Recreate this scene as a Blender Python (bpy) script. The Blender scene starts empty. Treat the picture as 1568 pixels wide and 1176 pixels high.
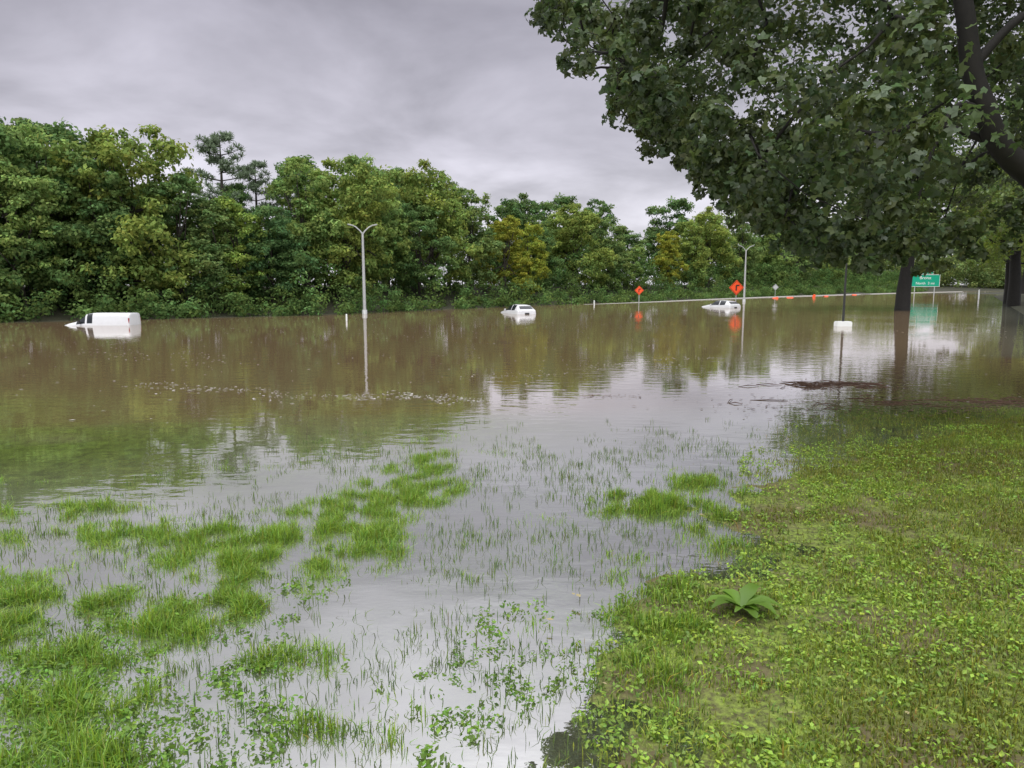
import bpy, math, numpy as np
from mathutils import Vector
R = np.random.default_rng(7)
sc = bpy.context.scene
COL = sc.collection

# ------------------------------------------------------------------ helpers
def mesh_from(name, V, groups, cols=None, smooth=False):
    """groups: list of (faces ndarray (M,k), mat_index)"""
    me = bpy.data.meshes.new(name)
    V = np.asarray(V, dtype=np.float32)
    me.vertices.add(len(V)); me.vertices.foreach_set('co', V.ravel())
    loops = np.concatenate([np.asarray(f, dtype=np.int32).ravel() for f, m in groups])
    tot = np.concatenate([np.full(len(f), f.shape[1], dtype=np.int32) for f, m in groups])
    mi = np.concatenate([np.full(len(f), m, dtype=np.int32) for f, m in groups])
    st = np.concatenate([[0], np.cumsum(tot)[:-1]]).astype(np.int32)
    me.loops.add(len(loops)); me.loops.foreach_set('vertex_index', loops)
    me.polygons.add(len(tot)); me.polygons.foreach_set('loop_start', st)
    me.polygons.foreach_set('material_index', mi)
    me.polygons.foreach_set('use_smooth', np.full(len(tot), smooth, dtype=bool))
    if cols is not None:
        a = me.color_attributes.new('Col', 'FLOAT_COLOR', 'POINT')
        c = np.ones((len(V), 4), dtype=np.float32); c[:, :3] = cols
        a.data.foreach_set('color', c.ravel())
    me.update(calc_edges=True); me.validate()
    return me

def add_obj(name, me, mats=(), loc=(0, 0, 0), rot=0, scale=(1, 1, 1), parent=None, color=None):
    for m in mats: me.materials.append(m)
    o = bpy.data.objects.new(name, me); COL.objects.link(o)
    o.location = loc; o.rotation_euler = (0, 0, rot); o.scale = scale
    if parent: o.parent = parent
    if color: o.color = (*color, 1)
    return o

def empty(name, loc=(0, 0, 0), rot=0):
    o = bpy.data.objects.new(name, None); COL.objects.link(o)
    o.location = loc; o.rotation_euler = (0, 0, rot); o.empty_display_size = .3
    return o

def nd(nt, t, **k):
    n = nt.nodes.new(t)
    for a, b in k.items(): setattr(n, a, b)
    return n

def newmat(name):
    m = bpy.data.materials.new(name); m.use_nodes = True
    nt = m.node_tree; nt.nodes.clear()
    out = nd(nt, 'ShaderNodeOutputMaterial')
    return m, nt, out

def simple(name, col, rough=.6, metal=0, noise=.12, nscale=6, coat=0):
    m, nt, out = newmat(name)
    b = nd(nt, 'ShaderNodeBsdfPrincipled'); b.inputs['Roughness'].default_value = rough
    b.inputs['Metallic'].default_value = metal; b.inputs['Coat Weight'].default_value = coat
    n = nd(nt, 'ShaderNodeTexNoise'); n.inputs['Scale'].default_value = nscale; n.inputs['Detail'].default_value = 5
    tc = nd(nt, 'ShaderNodeTexCoord'); nt.links.new(tc.outputs['Object'], n.inputs['Vector'])
    mx = nd(nt, 'ShaderNodeMix', data_type='RGBA')
    mx.inputs[6].default_value = (*[c * (1 - noise * 2) for c in col], 1); mx.inputs[7].default_value = (*[min(1, c * (1 + noise)) for c in col], 1)
    nt.links.new(n.outputs['Fac'], mx.inputs[0]); nt.links.new(mx.outputs[2], b.inputs['Base Color'])
    nt.links.new(b.outputs[0], out.inputs[0])
    return m

def leafmat(name, base, trans=.35, rough=.5, gloss=.06):
    m, nt, out = newmat(name)
    at = nd(nt, 'ShaderNodeAttribute', attribute_name='Col')
    oi = nd(nt, 'ShaderNodeObjectInfo')
    m1 = nd(nt, 'ShaderNodeMix', data_type='RGBA', blend_type='MULTIPLY'); m1.inputs[0].default_value = 1
    m2 = nd(nt, 'ShaderNodeMix', data_type='RGBA', blend_type='MULTIPLY'); m2.inputs[0].default_value = 1
    m2.inputs[7].default_value = (*base, 1)
    nt.links.new(at.outputs['Color'], m1.inputs[6]); nt.links.new(oi.outputs['Color'], m1.inputs[7])
    nt.links.new(m1.outputs[2], m2.inputs[6])
    d = nd(nt, 'ShaderNodeBsdfDiffuse'); t = nd(nt, 'ShaderNodeBsdfTranslucent')
    nt.links.new(m2.outputs[2], d.inputs[0]); nt.links.new(m2.outputs[2], t.inputs[0])
    a = nd(nt, 'ShaderNodeMixShader'); a.inputs[0].default_value = trans
    nt.links.new(d.outputs[0], a.inputs[1]); nt.links.new(t.outputs[0], a.inputs[2])
    if gloss <= 0:
        nt.links.new(a.outputs[0], out.inputs[0]); return m
    g = nd(nt, 'ShaderNodeBsdfGlossy')
    g.inputs['Roughness'].default_value = rough; g.inputs['Color'].default_value = (.8, .85, .9, 1)
    b = nd(nt, 'ShaderNodeMixShader'); b.inputs[0].default_value = gloss
    nt.links.new(a.outputs[0], b.inputs[1]); nt.links.new(g.outputs[0], b.inputs[2])
    nt.links.new(b.outputs[0], out.inputs[0])
    return m

def tube(path, rad, k=7, off=0):
    P = np.asarray(path, float); n = len(P); V = []
    for i in range(n):
        t = P[min(i + 1, n - 1)] - P[max(i - 1, 0)]; t /= np.linalg.norm(t) + 1e-9
        up = np.array([0, 0, 1.]) if abs(t[2]) < .9 else np.array([0, 1., 0])
        a = np.cross(t, up); a /= np.linalg.norm(a); b = np.cross(t, a)
        th = np.linspace(0, 2 * np.pi, k, endpoint=False)
        V.append(P[i] + rad[i] * (np.cos(th)[:, None] * a + np.sin(th)[:, None] * b))
    V = np.concatenate(V); F = []
    for i in range(n - 1):
        for j in range(k):
            F.append((i * k + j, i * k + (j + 1) % k, (i + 1) * k + (j + 1) % k, (i + 1) * k + j))
    return V, np.array(F) + off

def fixtube(path, rad, k=12, off=0, ref=(0, 1, 0), rough=0.0, rng=None):
    """smooth limb: Catmull-Rom resampled path, constant reference frame, knobbly radius"""
    P = np.asarray(path, float); rad = np.asarray(rad, float); n = len(P); Q = []; RR = []
    for i in range(n - 1):
        p0 = P[max(i - 1, 0)]; p1 = P[i]; p2 = P[i + 1]; p3 = P[min(i + 2, n - 1)]
        for t in np.linspace(0, 1, 6, endpoint=False):
            Q.append(.5 * ((2 * p1) + (-p0 + p2) * t + (2 * p0 - 5 * p1 + 4 * p2 - p3) * t * t + (-p0 + 3 * p1 - 3 * p2 + p3) * t ** 3)); RR.append(rad[i] * (1 - t) + rad[i + 1] * t)
    Q.append(P[-1]); RR.append(rad[-1]); Q = np.array(Q); m_ = len(Q); V = []; ref = np.array(ref, float)
    for i in range(m_):
        t = Q[min(i + 1, m_ - 1)] - Q[max(i - 1, 0)]; t /= np.linalg.norm(t)
        a = np.cross(t, ref); a /= np.linalg.norm(a); b = np.cross(t, a); th = np.linspace(0, 2 * np.pi, k, endpoint=False)
        rr = RR[i] * (1 + (rng.normal(size=k) * rough if rough else 0))
        V.append(Q[i] + (rr * np.cos(th))[:, None] * a + (rr * np.sin(th))[:, None] * b)
    F = [(i * k + j, i * k + (j + 1) % k, (i + 1) * k + (j + 1) % k, (i + 1) * k + j) for i in range(m_ - 1) for j in range(k)]
    return np.concatenate(V), np.array(F) + off

def unit(a): return a / (np.linalg.norm(a, axis=1, keepdims=True) + 1e-9)

NG = np.random.default_rng(99).random((256, 256))
def vnoise(x, y):
    xi = np.floor(x).astype(int); yi = np.floor(y).astype(int); fx = x - xi; fy = y - yi
    fx = fx * fx * (3 - 2 * fx); fy = fy * fy * (3 - 2 * fy)
    a = NG[yi % 256, xi % 256]; b = NG[yi % 256, (xi + 1) % 256]; c = NG[(yi + 1) % 256, xi % 256]; d = NG[(yi + 1) % 256, (xi + 1) % 256]
    return (a * (1 - fx) + b * fx) * (1 - fy) + (c * (1 - fx) + d * fx) * fy
def fbm(x, y, f=1.0, o=4):
    s = 0; a = .5; t = 0
    for i in range(o):
        s = s + a * vnoise((x * .8 + y * .6) * f + 37.1 * i, (y * .8 - x * .6) * f + 11.7 * i); t += a; a *= .5; f *= 2.03
    return s / t

def leaves(C, r, n, size, rng, flat=.65, upb=.6, shell=.45, lobes=1, tone=.3):
    K = len(C)
    d = unit(rng.normal(size=(K, n, 3)).reshape(-1, 3)).reshape(K, n, 3)
    rr = (rng.random((K, n, 1)) ** shell) * r[:, None, None]
    off = d * rr; off[..., 2] *= flat
    P = (C[:, None, :] + off).reshape(-1, 3)
    N = unit((d + np.array([0, 0, upb])).reshape(-1, 3) + rng.normal(size=(K * n, 3)) * .5)
    T = unit(np.cross(N, rng.normal(size=(K * n, 3)))); B = np.cross(N, T)
    s = size * (.6 + .8 * rng.random((K * n, 1)))
    ct = 1 + tone * (rng.random((K, 1)) * 2 - 1)
    hue = (rng.random((K, 1)) * 2 - 1) * .10
    lt = (1 + .3 * (rng.random((K, n)) * 2 - 1)) * ct
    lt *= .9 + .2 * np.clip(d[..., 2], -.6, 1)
    c = np.stack([lt * (1 + hue + .08 * rng.normal(size=(K, n))), lt, lt * (1 - hue)], -1).reshape(-1, 3)
    VS = []; FS = []; CS = []; o = 0
    angs = [0] if lobes == 1 else [-.95, 0, .95]
    for a in angs:
        D = T * math.cos(a) + B * math.sin(a); E = -T * math.sin(a) + B * math.cos(a)
        l = 1.0 if a == 0 else .8
        q = np.stack([P, P + D * s * .5 * l + E * s * .3, P + D * s * l - N * s * .15, P + D * s * .5 * l - E * s * .3], 1)
        VS.append(q.reshape(-1, 3)); FS.append(np.arange(len(P) * 4).reshape(-1, 4) + o); o += len(P) * 4
        CS.append(np.repeat(c, 4, axis=0))
    return np.concatenate(VS), np.concatenate(FS), np.clip(np.concatenate(CS), .05, 2)

# ------------------------------------------------------------------ materials
M_leaf = leafmat('foliage', (.235, .325, .11), trans=.38, gloss=0)
M_leafn = leafmat('foliage_near', (.10, .142, .042), trans=.42, gloss=.045, rough=.45)
M_grass = leafmat('grass_blades', (.33, .48, .065), trans=.35, gloss=.04)
M_pine = leafmat('pine_needles', (.24, .31, .20), trans=.2, gloss=0)
M_bark = simple('bark', (.07, .06, .05), .9, noise=.35, nscale=4)
M_barkd = simple('bark_dark', (.016, .014, .012), .8, noise=.4, nscale=9)  # near-black bark tone for the grove and the overhanging tree

# ------------------------------------------------------------------ terrain
SY = [-20, -2, 2.5, 3.56, 4.37, 5.16, 6.62, 8.84, 11, 13.8, 15.3, 17, 30]
SX = [-12, -3, -.6, .40, .72, 1.42, 2.29, 3.1, 3.93, 5.5, 10.7, 22, 60]
BX = [-600, -80, -35, -17.7, 7.5, 48, 150, 400, 700]
BY = [-250, 12, 51, 62.5, 99, 151, 275, 500, 760]
# grass tufts  (x, y, rx, ry, strength)
PATCH = [(-1.3, 9.9, .45, 1.0, .75), (-1.55, 8.1, .62, 1.1, 1.4), (-1.65, 6.9, .55, .75, 1.4), (-1.0, 8.8, .4, .8, .7), (-3.0, 6.9, .85, .42, 1.2), (-2.5, 6.4, .5, .32, 1),
         (-5.2, 8.1, 1.5, .38, .9), (-4.1, 7.3, .8, .38, 1), (-5.3, 7.0, .7, .3, .8), (-3.0, 4.8, .6, .7, 1.5), (-2.6, 5.4, .6, .42, 1.3), (-3.05, 4.0, .65, .5, 1.4),
         (-2.15, 5.7, .38, .48, 1.1), (-1.5, 4.75, .28, .24, 1.1), (-1.14, 3.95, .22, .2, 1), (-2.6, 7.8, .45, .38, .8), (-2.1, 6.1, .38, .32, .9),
         (1.75, 7.9, .6, .45, 1.1), (1.25, 8.4, .5, .4, .8), (-1.9, 4.2, .38, .28, .9), (2.4, 9.2, .5, .6, .7), (-3.7, 5.6, .6, .42, 1.1),
         (-2.2, 3.75, .45, .32, 1), (.9, 6.4, .35, .3, .5), (0.2, 5.2, .35, .25, .4), (-.6, 6.0, .4, .4, .35), (-6.6, 9.3, 1.4, .3, .5), (-4.6, 6.1, .75, .38, 1),
         (-3.6, 9.9, 1.2, .3, .4), (.0, 10.9, .7, .7, .3), (1.3, 5.5, .4, .5, .6), (-1.2, 11.7, .6, .8, .35), (-4.0, 4.9, .55, .42, 1), (1.0, 4.6, .3, .4, .6), (-.5, 3.8, .35, .2, .5),
         (.5, 7.6, .5, .5, .4), (-.3, 7.2, .35, .45, .4), (-3.6, 3.5, .5, .4, 1), (2.0, 6.9, .38, .45, .6)]
def bumpf(x, y, k=1.0):
    s = np.zeros_like(x)
    n1 = fbm(x, y, 1.6, 4) - .5; n2 = fbm(x + 31, y + 17, 1.6, 4) - .5
    xx = x + .95 * n1; yy = y + 1.1 * n2
    for a, b, rx, ry, w in PATCH:
        s = np.maximum(s, w * np.exp(-(((xx - a) / (rx * k)) ** 2 + ((yy - b) / (ry * k)) ** 2)))
    return s
def lawn_s(x, y):
    return x - np.interp(y, SY, SX) + 1.3 * (fbm(x, y, .9, 5) - .5)
def height(x, y):
    s = lawn_s(x, y)
    h = np.where(s > 0, np.minimum(s * .022, .10), s * .024)
    h = h + .055 * (fbm(x + 5, y + 9, 2.4, 4) - .52) * np.exp(-np.abs(s - .3) * .55)
    h = h - .035 * np.clip(y - 9, 0, 60) * (s < 3) * np.clip(1 - s / 3, 0, 1)
    h = h - .03 * np.clip(y - 10.5, 0, 40)
    h = np.maximum(h, -1.0)
    h += bumpf(x, y, .9) * (fbm(x, y, 3.0, 3)) * np.where(y > 8.7, .02, .045)
    h += np.clip(2 - y, 0, 10) * .12 * (np.abs(x) < 200)
    yb = np.interp(x, BX, BY)
    far = np.clip(-1 + (y - yb + 7) * .15, -1, 2.2)
    rb = np.clip(-1 + (x - (.62 * y + 4) + 8) * .12, -1, .5)
    rb = np.where(y > 25, rb, -1)
    return np.maximum(h, np.maximum(far, rb))

gx = np.concatenate([np.linspace(-900, -70, 20)[:-1], np.linspace(-70, -8, 60)[:-1], np.linspace(-8, 14, 300)[:-1], np.linspace(14, 110, 90)[:-1], np.linspace(110, 900, 25)])
gy = np.concatenate([np.linspace(-200, 0, 8)[:-1], np.linspace(0, 18, 250)[:-1], np.linspace(18, 180, 120)[:-1], np.linspace(180, 1200, 30)])
X, Y = np.meshgrid(gx, gy); nx, ny = len(gx), len(gy)
H = height(X, Y)
I = np.arange(nx * ny).reshape(ny, nx)
F = np.stack([I[:-1, :-1], I[:-1, 1:], I[1:, 1:], I[1:, :-1]], -1).reshape(-1, 4)
V = np.stack([X, Y, H], -1).reshape(-1, 3)

m, nt, out = newmat('ground_soil_grass')
b = nd(nt, 'ShaderNodeBsdfPrincipled'); b.inputs['Roughness'].default_value = .9
geo = nd(nt, 'ShaderNodeNewGeometry'); sep = nd(nt, 'ShaderNodeSeparateXYZ'); nt.links.new(geo.outputs['Position'], sep.inputs[0])
n1 = nd(nt, 'ShaderNodeTexNoise'); n1.inputs['Scale'].default_value = 22; n1.inputs['Detail'].default_value = 8; n1.inputs['Roughness'].default_value = .7
n2 = nd(nt, 'ShaderNodeTexNoise'); n2.inputs['Scale'].default_value = 1.1; n2.inputs['Detail'].default_value = 5
for n in (n1, n2): nt.links.new(geo.outputs['Position'], n.inputs['Vector'])
r1 = nd(nt, 'ShaderNodeValToRGB'); r1.color_ramp.elements[0].position = .38; r1.color_ramp.elements[1].position = .62
r1.color_ramp.elements[0].color = (.06, .062, .02, 1); r1.color_ramp.elements[1].color = (.25, .34, .05, 1)
nt.links.new(n1.outputs['Fac'], r1.inputs[0])
mxa = nd(nt, 'ShaderNodeMix', data_type='RGBA'); mxa.inputs[7].default_value = (.14, .105, .06, 1)
mr0 = nd(nt, 'ShaderNodeMapRange'); mr0.inputs[1].default_value = .56; mr0.inputs[2].default_value = .42; mr0.inputs[4].default_value = .85
nt.links.new(n2.outputs['Fac'], mr0.inputs[0]); nt.links.new(mr0.outputs[0], mxa.inputs[0]); nt.links.new(r1.outputs[0], mxa.inputs[6])
mr = nd(nt, 'ShaderNodeMapRange'); mr.inputs[1].default_value = -.02; mr.inputs[2].default_value = -.5
nt.links.new(sep.outputs['Z'], mr.inputs[0])
mx = nd(nt, 'ShaderNodeMix', data_type='RGBA'); mx.inputs[7].default_value = (.13, .10, .055, 1)
nt.links.new(mr.outputs[0], mx.inputs[0]); nt.links.new(mxa.outputs[2], mx.inputs[6])
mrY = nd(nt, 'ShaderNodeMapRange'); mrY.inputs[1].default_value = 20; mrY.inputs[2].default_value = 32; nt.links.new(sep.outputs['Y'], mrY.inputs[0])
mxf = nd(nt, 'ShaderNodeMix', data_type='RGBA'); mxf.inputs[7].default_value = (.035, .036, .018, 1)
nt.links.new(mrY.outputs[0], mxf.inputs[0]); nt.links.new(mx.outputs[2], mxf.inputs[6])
nt.links.new(mxf.outputs[2], b.inputs['Base Color']); nt.links.new(b.outputs[0], out.inputs[0])
bp = nd(nt, 'ShaderNodeBump'); bp.inputs['Strength'].default_value = .5; bp.inputs['Distance'].default_value = .03
nt.links.new(n1.outputs['Fac'], bp.inputs['Height']); nt.links.new(bp.outputs[0], b.inputs['Normal'])
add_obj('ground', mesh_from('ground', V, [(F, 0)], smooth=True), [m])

# water: shallow turbid, deep muddy
depth = np.clip(-H, 0, 1.2)
sub = np.zeros_like(H)   # submerged lawn showing through the murk
for a_, b_, rx_, ry_, w_ in [(-7.5, 11.2, 5.5, 3.4, .9), (-4.2, 9.4, 2.6, 1.5, .75), (-1.0, 12.6, 2.4, 2.0, .7), (8.5, 13.8, 4.5, 2.4, .95), (4.9, 12.2, 1.6, 1.8, .7), (-13, 13.5, 5, 4, .8)]:
    sub = np.maximum(sub, w_ * np.exp(-(((X - a_) / rx_) ** 2 + ((Y - b_) / ry_) ** 2)))
sub *= np.clip(.35 + 1.3 * fbm(X, Y * 1.3, .6, 4), 0, 1)
cols = np.stack([np.clip(depth / .55, 0, 1), np.clip(depth / .12, 0, 1), sub], -1).reshape(-1, 3)
Vw = np.stack([X, Y, np.zeros_like(X)], -1).reshape(-1, 3)
m, nt, out = newmat('flood_water')
at = nd(nt, 'ShaderNodeAttribute', attribute_name='Col'); sp = nd(nt, 'ShaderNodeSeparateColor'); nt.links.new(at.outputs['Color'], sp.inputs[0])
geo = nd(nt, 'ShaderNodeNewGeometry')
mp = nd(nt, 'ShaderNodeMapping'); mp.inputs['Scale'].default_value = (.8, 1.5, 1); nt.links.new(geo.outputs['Position'], mp.inputs[0])
w1 = nd(nt, 'ShaderNodeTexNoise'); w1.inputs['Scale'].default_value = 2.2; w1.inputs['Detail'].default_value = 4; w1.inputs['Roughness'].default_value = .45
w2 = nd(nt, 'ShaderNodeTexNoise'); w2.inputs['Scale'].default_value = .13; w2.inputs['Detail'].default_value = 3
nt.links.new(mp.outputs[0], w1.inputs['Vector']); nt.links.new(geo.outputs['Position'], w2.inputs['Vector'])
mm = nd(nt, 'ShaderNodeMapRange'); mm.inputs[1].default_value = .40; mm.inputs[2].default_value = .62; mm.inputs[3].default_value = .25; mm.inputs[4].default_value = 1.1
nt.links.new(w2.outputs['Fac'], mm.inputs[0])
mu = nd(nt, 'ShaderNodeMath', operation='MULTIPLY'); nt.links.new(w1.outputs['Fac'], mu.inputs[0]); nt.links.new(mm.outputs[0], mu.inputs[1])
bp = nd(nt, 'ShaderNodeBump'); bp.inputs['Strength'].default_value = 1; bp.inputs['Distance'].default_value = .0068
nt.links.new(mu.outputs[0], bp.inputs['Height'])
gl = nd(nt, 'ShaderNodeBsdfGlossy'); gl.inputs['Roughness'].default_value = .015; gl.inputs['Color'].default_value = (.99, .985, .99, 1); nt.links.new(bp.outputs[0], gl.inputs['Normal'])
tr = nd(nt, 'ShaderNodeBsdfTransparent'); tr.inputs[0].default_value = (.9, .92, .86, 1)
df = nd(nt, 'ShaderNodeBsdfDiffuse')
dc = nd(nt, 'ShaderNodeMix', data_type='RGBA'); dc.inputs[6].default_value = (.42, .46, .35, 1); dc.inputs[7].default_value = (.275, .19, .105, 1)
nt.links.new(sp.outputs[0], dc.inputs[0])
n5 = nd(nt, 'ShaderNodeTexNoise'); n5.inputs['Scale'].default_value = 7; n5.inputs['Detail'].default_value = 7; n5.inputs['Roughness'].default_value = .7
mp5 = nd(nt, 'ShaderNodeMapping'); mp5.inputs['Scale'].default_value = (1, .6, 1); nt.links.new(geo.outputs['Position'], mp5.inputs[0]); nt.links.new(mp5.outputs[0], n5.inputs['Vector'])
gr = nd(nt, 'ShaderNodeValToRGB'); gr.color_ramp.elements[0].position = .35; gr.color_ramp.elements[1].position = .68
gr.color_ramp.elements[0].color = (.06, .08, .018, 1); gr.color_ramp.elements[1].color = (.19, .29, .045, 1); nt.links.new(n5.outputs['Fac'], gr.inputs[0])
dg = nd(nt, 'ShaderNodeMix', data_type='RGBA'); nt.links.new(sp.outputs[2], dg.inputs[0]); nt.links.new(dc.outputs[2], dg.inputs[6]); nt.links.new(gr.outputs[0], dg.inputs[7])
nt.links.new(dg.outputs[2], df.inputs[0])
mt = nd(nt, 'ShaderNodeMapRange'); mt.inputs[1].default_value = 0; mt.inputs[2].default_value = 1; mt.inputs[3].default_value = .08; mt.inputs[4].default_value = 1
mh = nd(nt, 'ShaderNodeMath', operation='POWER'); mh.inputs[1].default_value = .6
nt.links.new(sp.outputs[0], mh.inputs[0]); nt.links.new(mh.outputs[0], mt.inputs[0])
a = nd(nt, 'ShaderNodeMixShader'); nt.links.new(mt.outputs[0], a.inputs[0]); nt.links.new(tr.outputs[0], a.inputs[1]); nt.links.new(df.outputs[0], a.inputs[2])
fr = nd(nt, 'ShaderNodeFresnel'); fr.inputs[0].default_value = 1.33; nt.links.new(bp.outputs[0], fr.inputs['Normal'])
fm = nd(nt, 'ShaderNodeMapRange'); fm.inputs[1].default_value = 0.02; fm.inputs[2].default_value = .8; fm.inputs[3].default_value = .62; fm.inputs[4].default_value = .79
nt.links.new(fr.outputs[0], fm.inputs[0])
sg = nd(nt, 'ShaderNodeMath', operation='MULTIPLY_ADD'); sg.inputs[1].default_value = -.38; sg.inputs[2].default_value = 1; nt.links.new(sp.outputs[2], sg.inputs[0])
fm2 = nd(nt, 'ShaderNodeMath', operation='MULTIPLY'); nt.links.new(fm.outputs[0], fm2.inputs[0]); nt.links.new(sg.outputs[0], fm2.inputs[1])
bb = nd(nt, 'ShaderNodeMixShader'); nt.links.new(fm2.outputs[0], bb.inputs[0]); nt.links.new(a.outputs[0], bb.inputs[1]); nt.links.new(gl.outputs[0], bb.inputs[2])
nt.links.new(bb.outputs[0], out.inputs[0])
keep = (H.ravel() < .15); keepF = keep[F].any(axis=1)
add_obj('water', mesh_from('water', Vw, [(F[keepF], 0)], cols=cols, smooth=True), [m])

# ------------------------------------------------------------------ trees
def tree_mesh(name, Ht, Rad, base, ncl, nl, size, seed, trunk=.3, flat=.6, mats=(M_bark, M_leaf), nlobe=12, skirt=True, lr=(.26, .5)):
    rng = np.random.default_rng(seed)
    C = []; L = []
    for i in range(nlobe):
        t = (i + rng.random()) / nlobe * .86 + (.02 if skirt else .08); a = i * 2.4 + rng.uniform(-.7, .7)
        prof = (1 - t) ** .45 * (.75 + .25 * min(1, t * 4)) if skirt else math.sin(math.pi * (.12 + .8 * t)) ** .6
        q = rng.uniform(.3, .72) * prof
        L.append((math.cos(a) * Rad * q, math.sin(a) * Rad * q, base + (Ht - base) * t, Rad * rng.uniform(*lr) * (1 if t < .6 else .85)))
    L.append((rng.uniform(-.2, .2) * Rad, rng.uniform(-.2, .2) * Rad, Ht - Rad * .36, Rad * .34))
    wts = np.array([l[3] ** 2 for l in L]); wts /= wts.sum()
    for i in range(ncl):
        l = L[rng.choice(len(L), p=wts)]
        d = rng.normal(size=3); d /= np.linalg.norm(d); d[2] = abs(d[2]) * (1 if rng.random() < .75 else -1)
        q = rng.uniform(.55, 1.1)
        C.append((l[0] + d[0] * l[3] * q, l[1] + d[1] * l[3] * q, max(base * .8, l[2] + d[2] * l[3] * q * .75)))
    C = np.array(C); r = Rad * rng.uniform(.07, .17, ncl)
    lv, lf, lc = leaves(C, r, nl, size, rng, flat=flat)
    VS = []; FS = []; o = 0
    top = np.array([rng.uniform(-.3, .3), rng.uniform(-.3, .3), Ht * .75])
    b_ = max(base, 2.2)
    pth = [np.array([0, 0, -1.2]), np.array([.05, 0, b_ * .5]), np.array([.15, -.1, b_]), top * .5 + np.array([0, 0, b_ * .5]), top]
    v, f = tube(pth, [trunk * 1.25, trunk, trunk * .85, trunk * .55, .05], 8, o); VS.append(v); FS.append(f); o += len(v)
    for i in range(16):
        c = C[rng.integers(ncl)]; st = pth[2] + (top - pth[2]) * rng.uniform(0, .6)
        mid = (st + c) / 2 + np.array([0, 0, -.08 * Rad]) + rng.normal(size=3) * .05 * Rad
        v, f = tube([st, mid, c], [trunk * .42, trunk * .25, .03], 5, o); VS.append(v); FS.append(f); o += len(v)
    Vt = np.concatenate(VS + [lv]); fc = np.concatenate(FS)
    Vt[:, 2] *= 14 / np.percentile(lv[:, 2], 99.7)
    cc = np.concatenate([np.ones((o, 3)), lc])
    me = mesh_from(name, Vt, [(fc, 0), (lf + o, 1)], cols=cc, smooth=True)
    for mm_ in mats: me.materials.append(mm_)
    return me

T = [tree_mesh('broadleaf_a', 14, 6.0, .8, 330, 55, .34, 11, .30),
     tree_mesh('broadleaf_b', 14, 5.0, .8, 300, 55, .31, 12, .26, nlobe=15, lr=(.22, .42)),
     tree_mesh('broadleaf_c', 14, 7.0, .6, 360, 55, .36, 13, .34, nlobe=16, lr=(.2, .42)),
     tree_mesh('broadleaf_d', 14, 5.8, 1.2, 260, 60, .30, 14, .26, flat=.45, nlobe=14, lr=(.18, .36))]
def put(name, k, x, y, h, wide=1.0, col=(1, 1, 1), ws=None):
    z = max(float(height(np.array([x]), np.array([y]))[0]), -.8)
    s = (h - max(z, 0)) / 14
    w_ = s * wide if ws is None else ws
    return add_obj(name, T[k], (), (x, y, z), R.uniform(0, 6.28), (w_, w_, s), color=col)
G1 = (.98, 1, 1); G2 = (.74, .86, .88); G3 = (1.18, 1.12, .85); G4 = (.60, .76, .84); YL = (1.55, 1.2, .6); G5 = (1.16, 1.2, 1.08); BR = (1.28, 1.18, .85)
FRONT = [  # bearing, metres behind bank, height, mesh, tint, width
 (-.80, 4, 14.2, 0, G1, 1.1), (-.70, 5, 14.3, 2, G2, 1.1), (-.63, 3, 11.5, 3, G5, 1.1), (-.575, 6, 14.2, 0, G5, 1.05), (-.51, 4, 12.5, 1, G2, 1.2), (-.455, 5, 14.6, 2, G3, 1.0), (-.405, 4, 11.0, 3, G2, 1.1),
 (-.365, 4, 9.2, 1, G1, 1.4), (-.325, 4, 9.6, 3, (1.2, 1.22, .85), 1.1), (-.28, 4, 9.0, 0, G4, 1.2), (-.225, 5, 14.0, 1, G5, 1.1), (-.18, 4, 14.0, 2, G3, 1), (-.13, 6, 15.2, 0, G5, 1), (-.085, 4, 11.5, 3, G2, 1.1), (-.05, 6, 15.8, 2, G3, .95),
 (-.01, 5, 13.6, 1, G1, 1.1), (.025, 4, 10.8, 3, YL, 1.1), (.055, 4, 10.2, 0, (1.45, 1.2, .6), 1), (.09, 6, 10.4, 1, G2, 1.2), (.135, 7, 14.3, 2, G3, 1.15), (.175, 6, 12.6, 0, G1, 1), (.20, 5, 9.0, 3, G5, 1.2),
 (.22, 9, 12.4, 3, G2, 1.3), (.25, 6, 12.0, 1, YL, 1.1), (.285, 7, 14.5, 0, G3, 1), (.32, 9, 18, 2, BR, 1), (.355, 8, 19, 1, G1, 1), (.39, 9, 20, 0, G5, 1), (.43, 9, 20, 2, G1, 1), (.47, 10, 22, 1, G3, 1)]
def bankpoint(u, back):
    ys = np.linspace(20, 500, 4000); xs = u * ys
    i = np.argmax(ys > np.interp(xs, BX, BY)); x0, y0 = xs[i], ys[i]
    return x0 - .82 * back, y0 + .57 * back
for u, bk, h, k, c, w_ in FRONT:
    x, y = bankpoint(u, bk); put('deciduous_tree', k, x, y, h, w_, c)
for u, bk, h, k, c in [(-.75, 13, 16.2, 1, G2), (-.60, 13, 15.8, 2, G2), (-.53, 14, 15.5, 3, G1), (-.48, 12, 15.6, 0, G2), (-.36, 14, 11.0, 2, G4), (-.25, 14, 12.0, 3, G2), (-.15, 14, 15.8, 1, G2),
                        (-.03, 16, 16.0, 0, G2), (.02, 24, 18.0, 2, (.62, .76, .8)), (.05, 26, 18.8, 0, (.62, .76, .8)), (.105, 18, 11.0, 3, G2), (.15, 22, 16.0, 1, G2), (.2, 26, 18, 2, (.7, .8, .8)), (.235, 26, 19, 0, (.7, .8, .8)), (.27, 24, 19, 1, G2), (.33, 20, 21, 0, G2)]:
    x, y = bankpoint(u, bk); put('deciduous_tree', k, x, y, h, 1.1, c)
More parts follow.
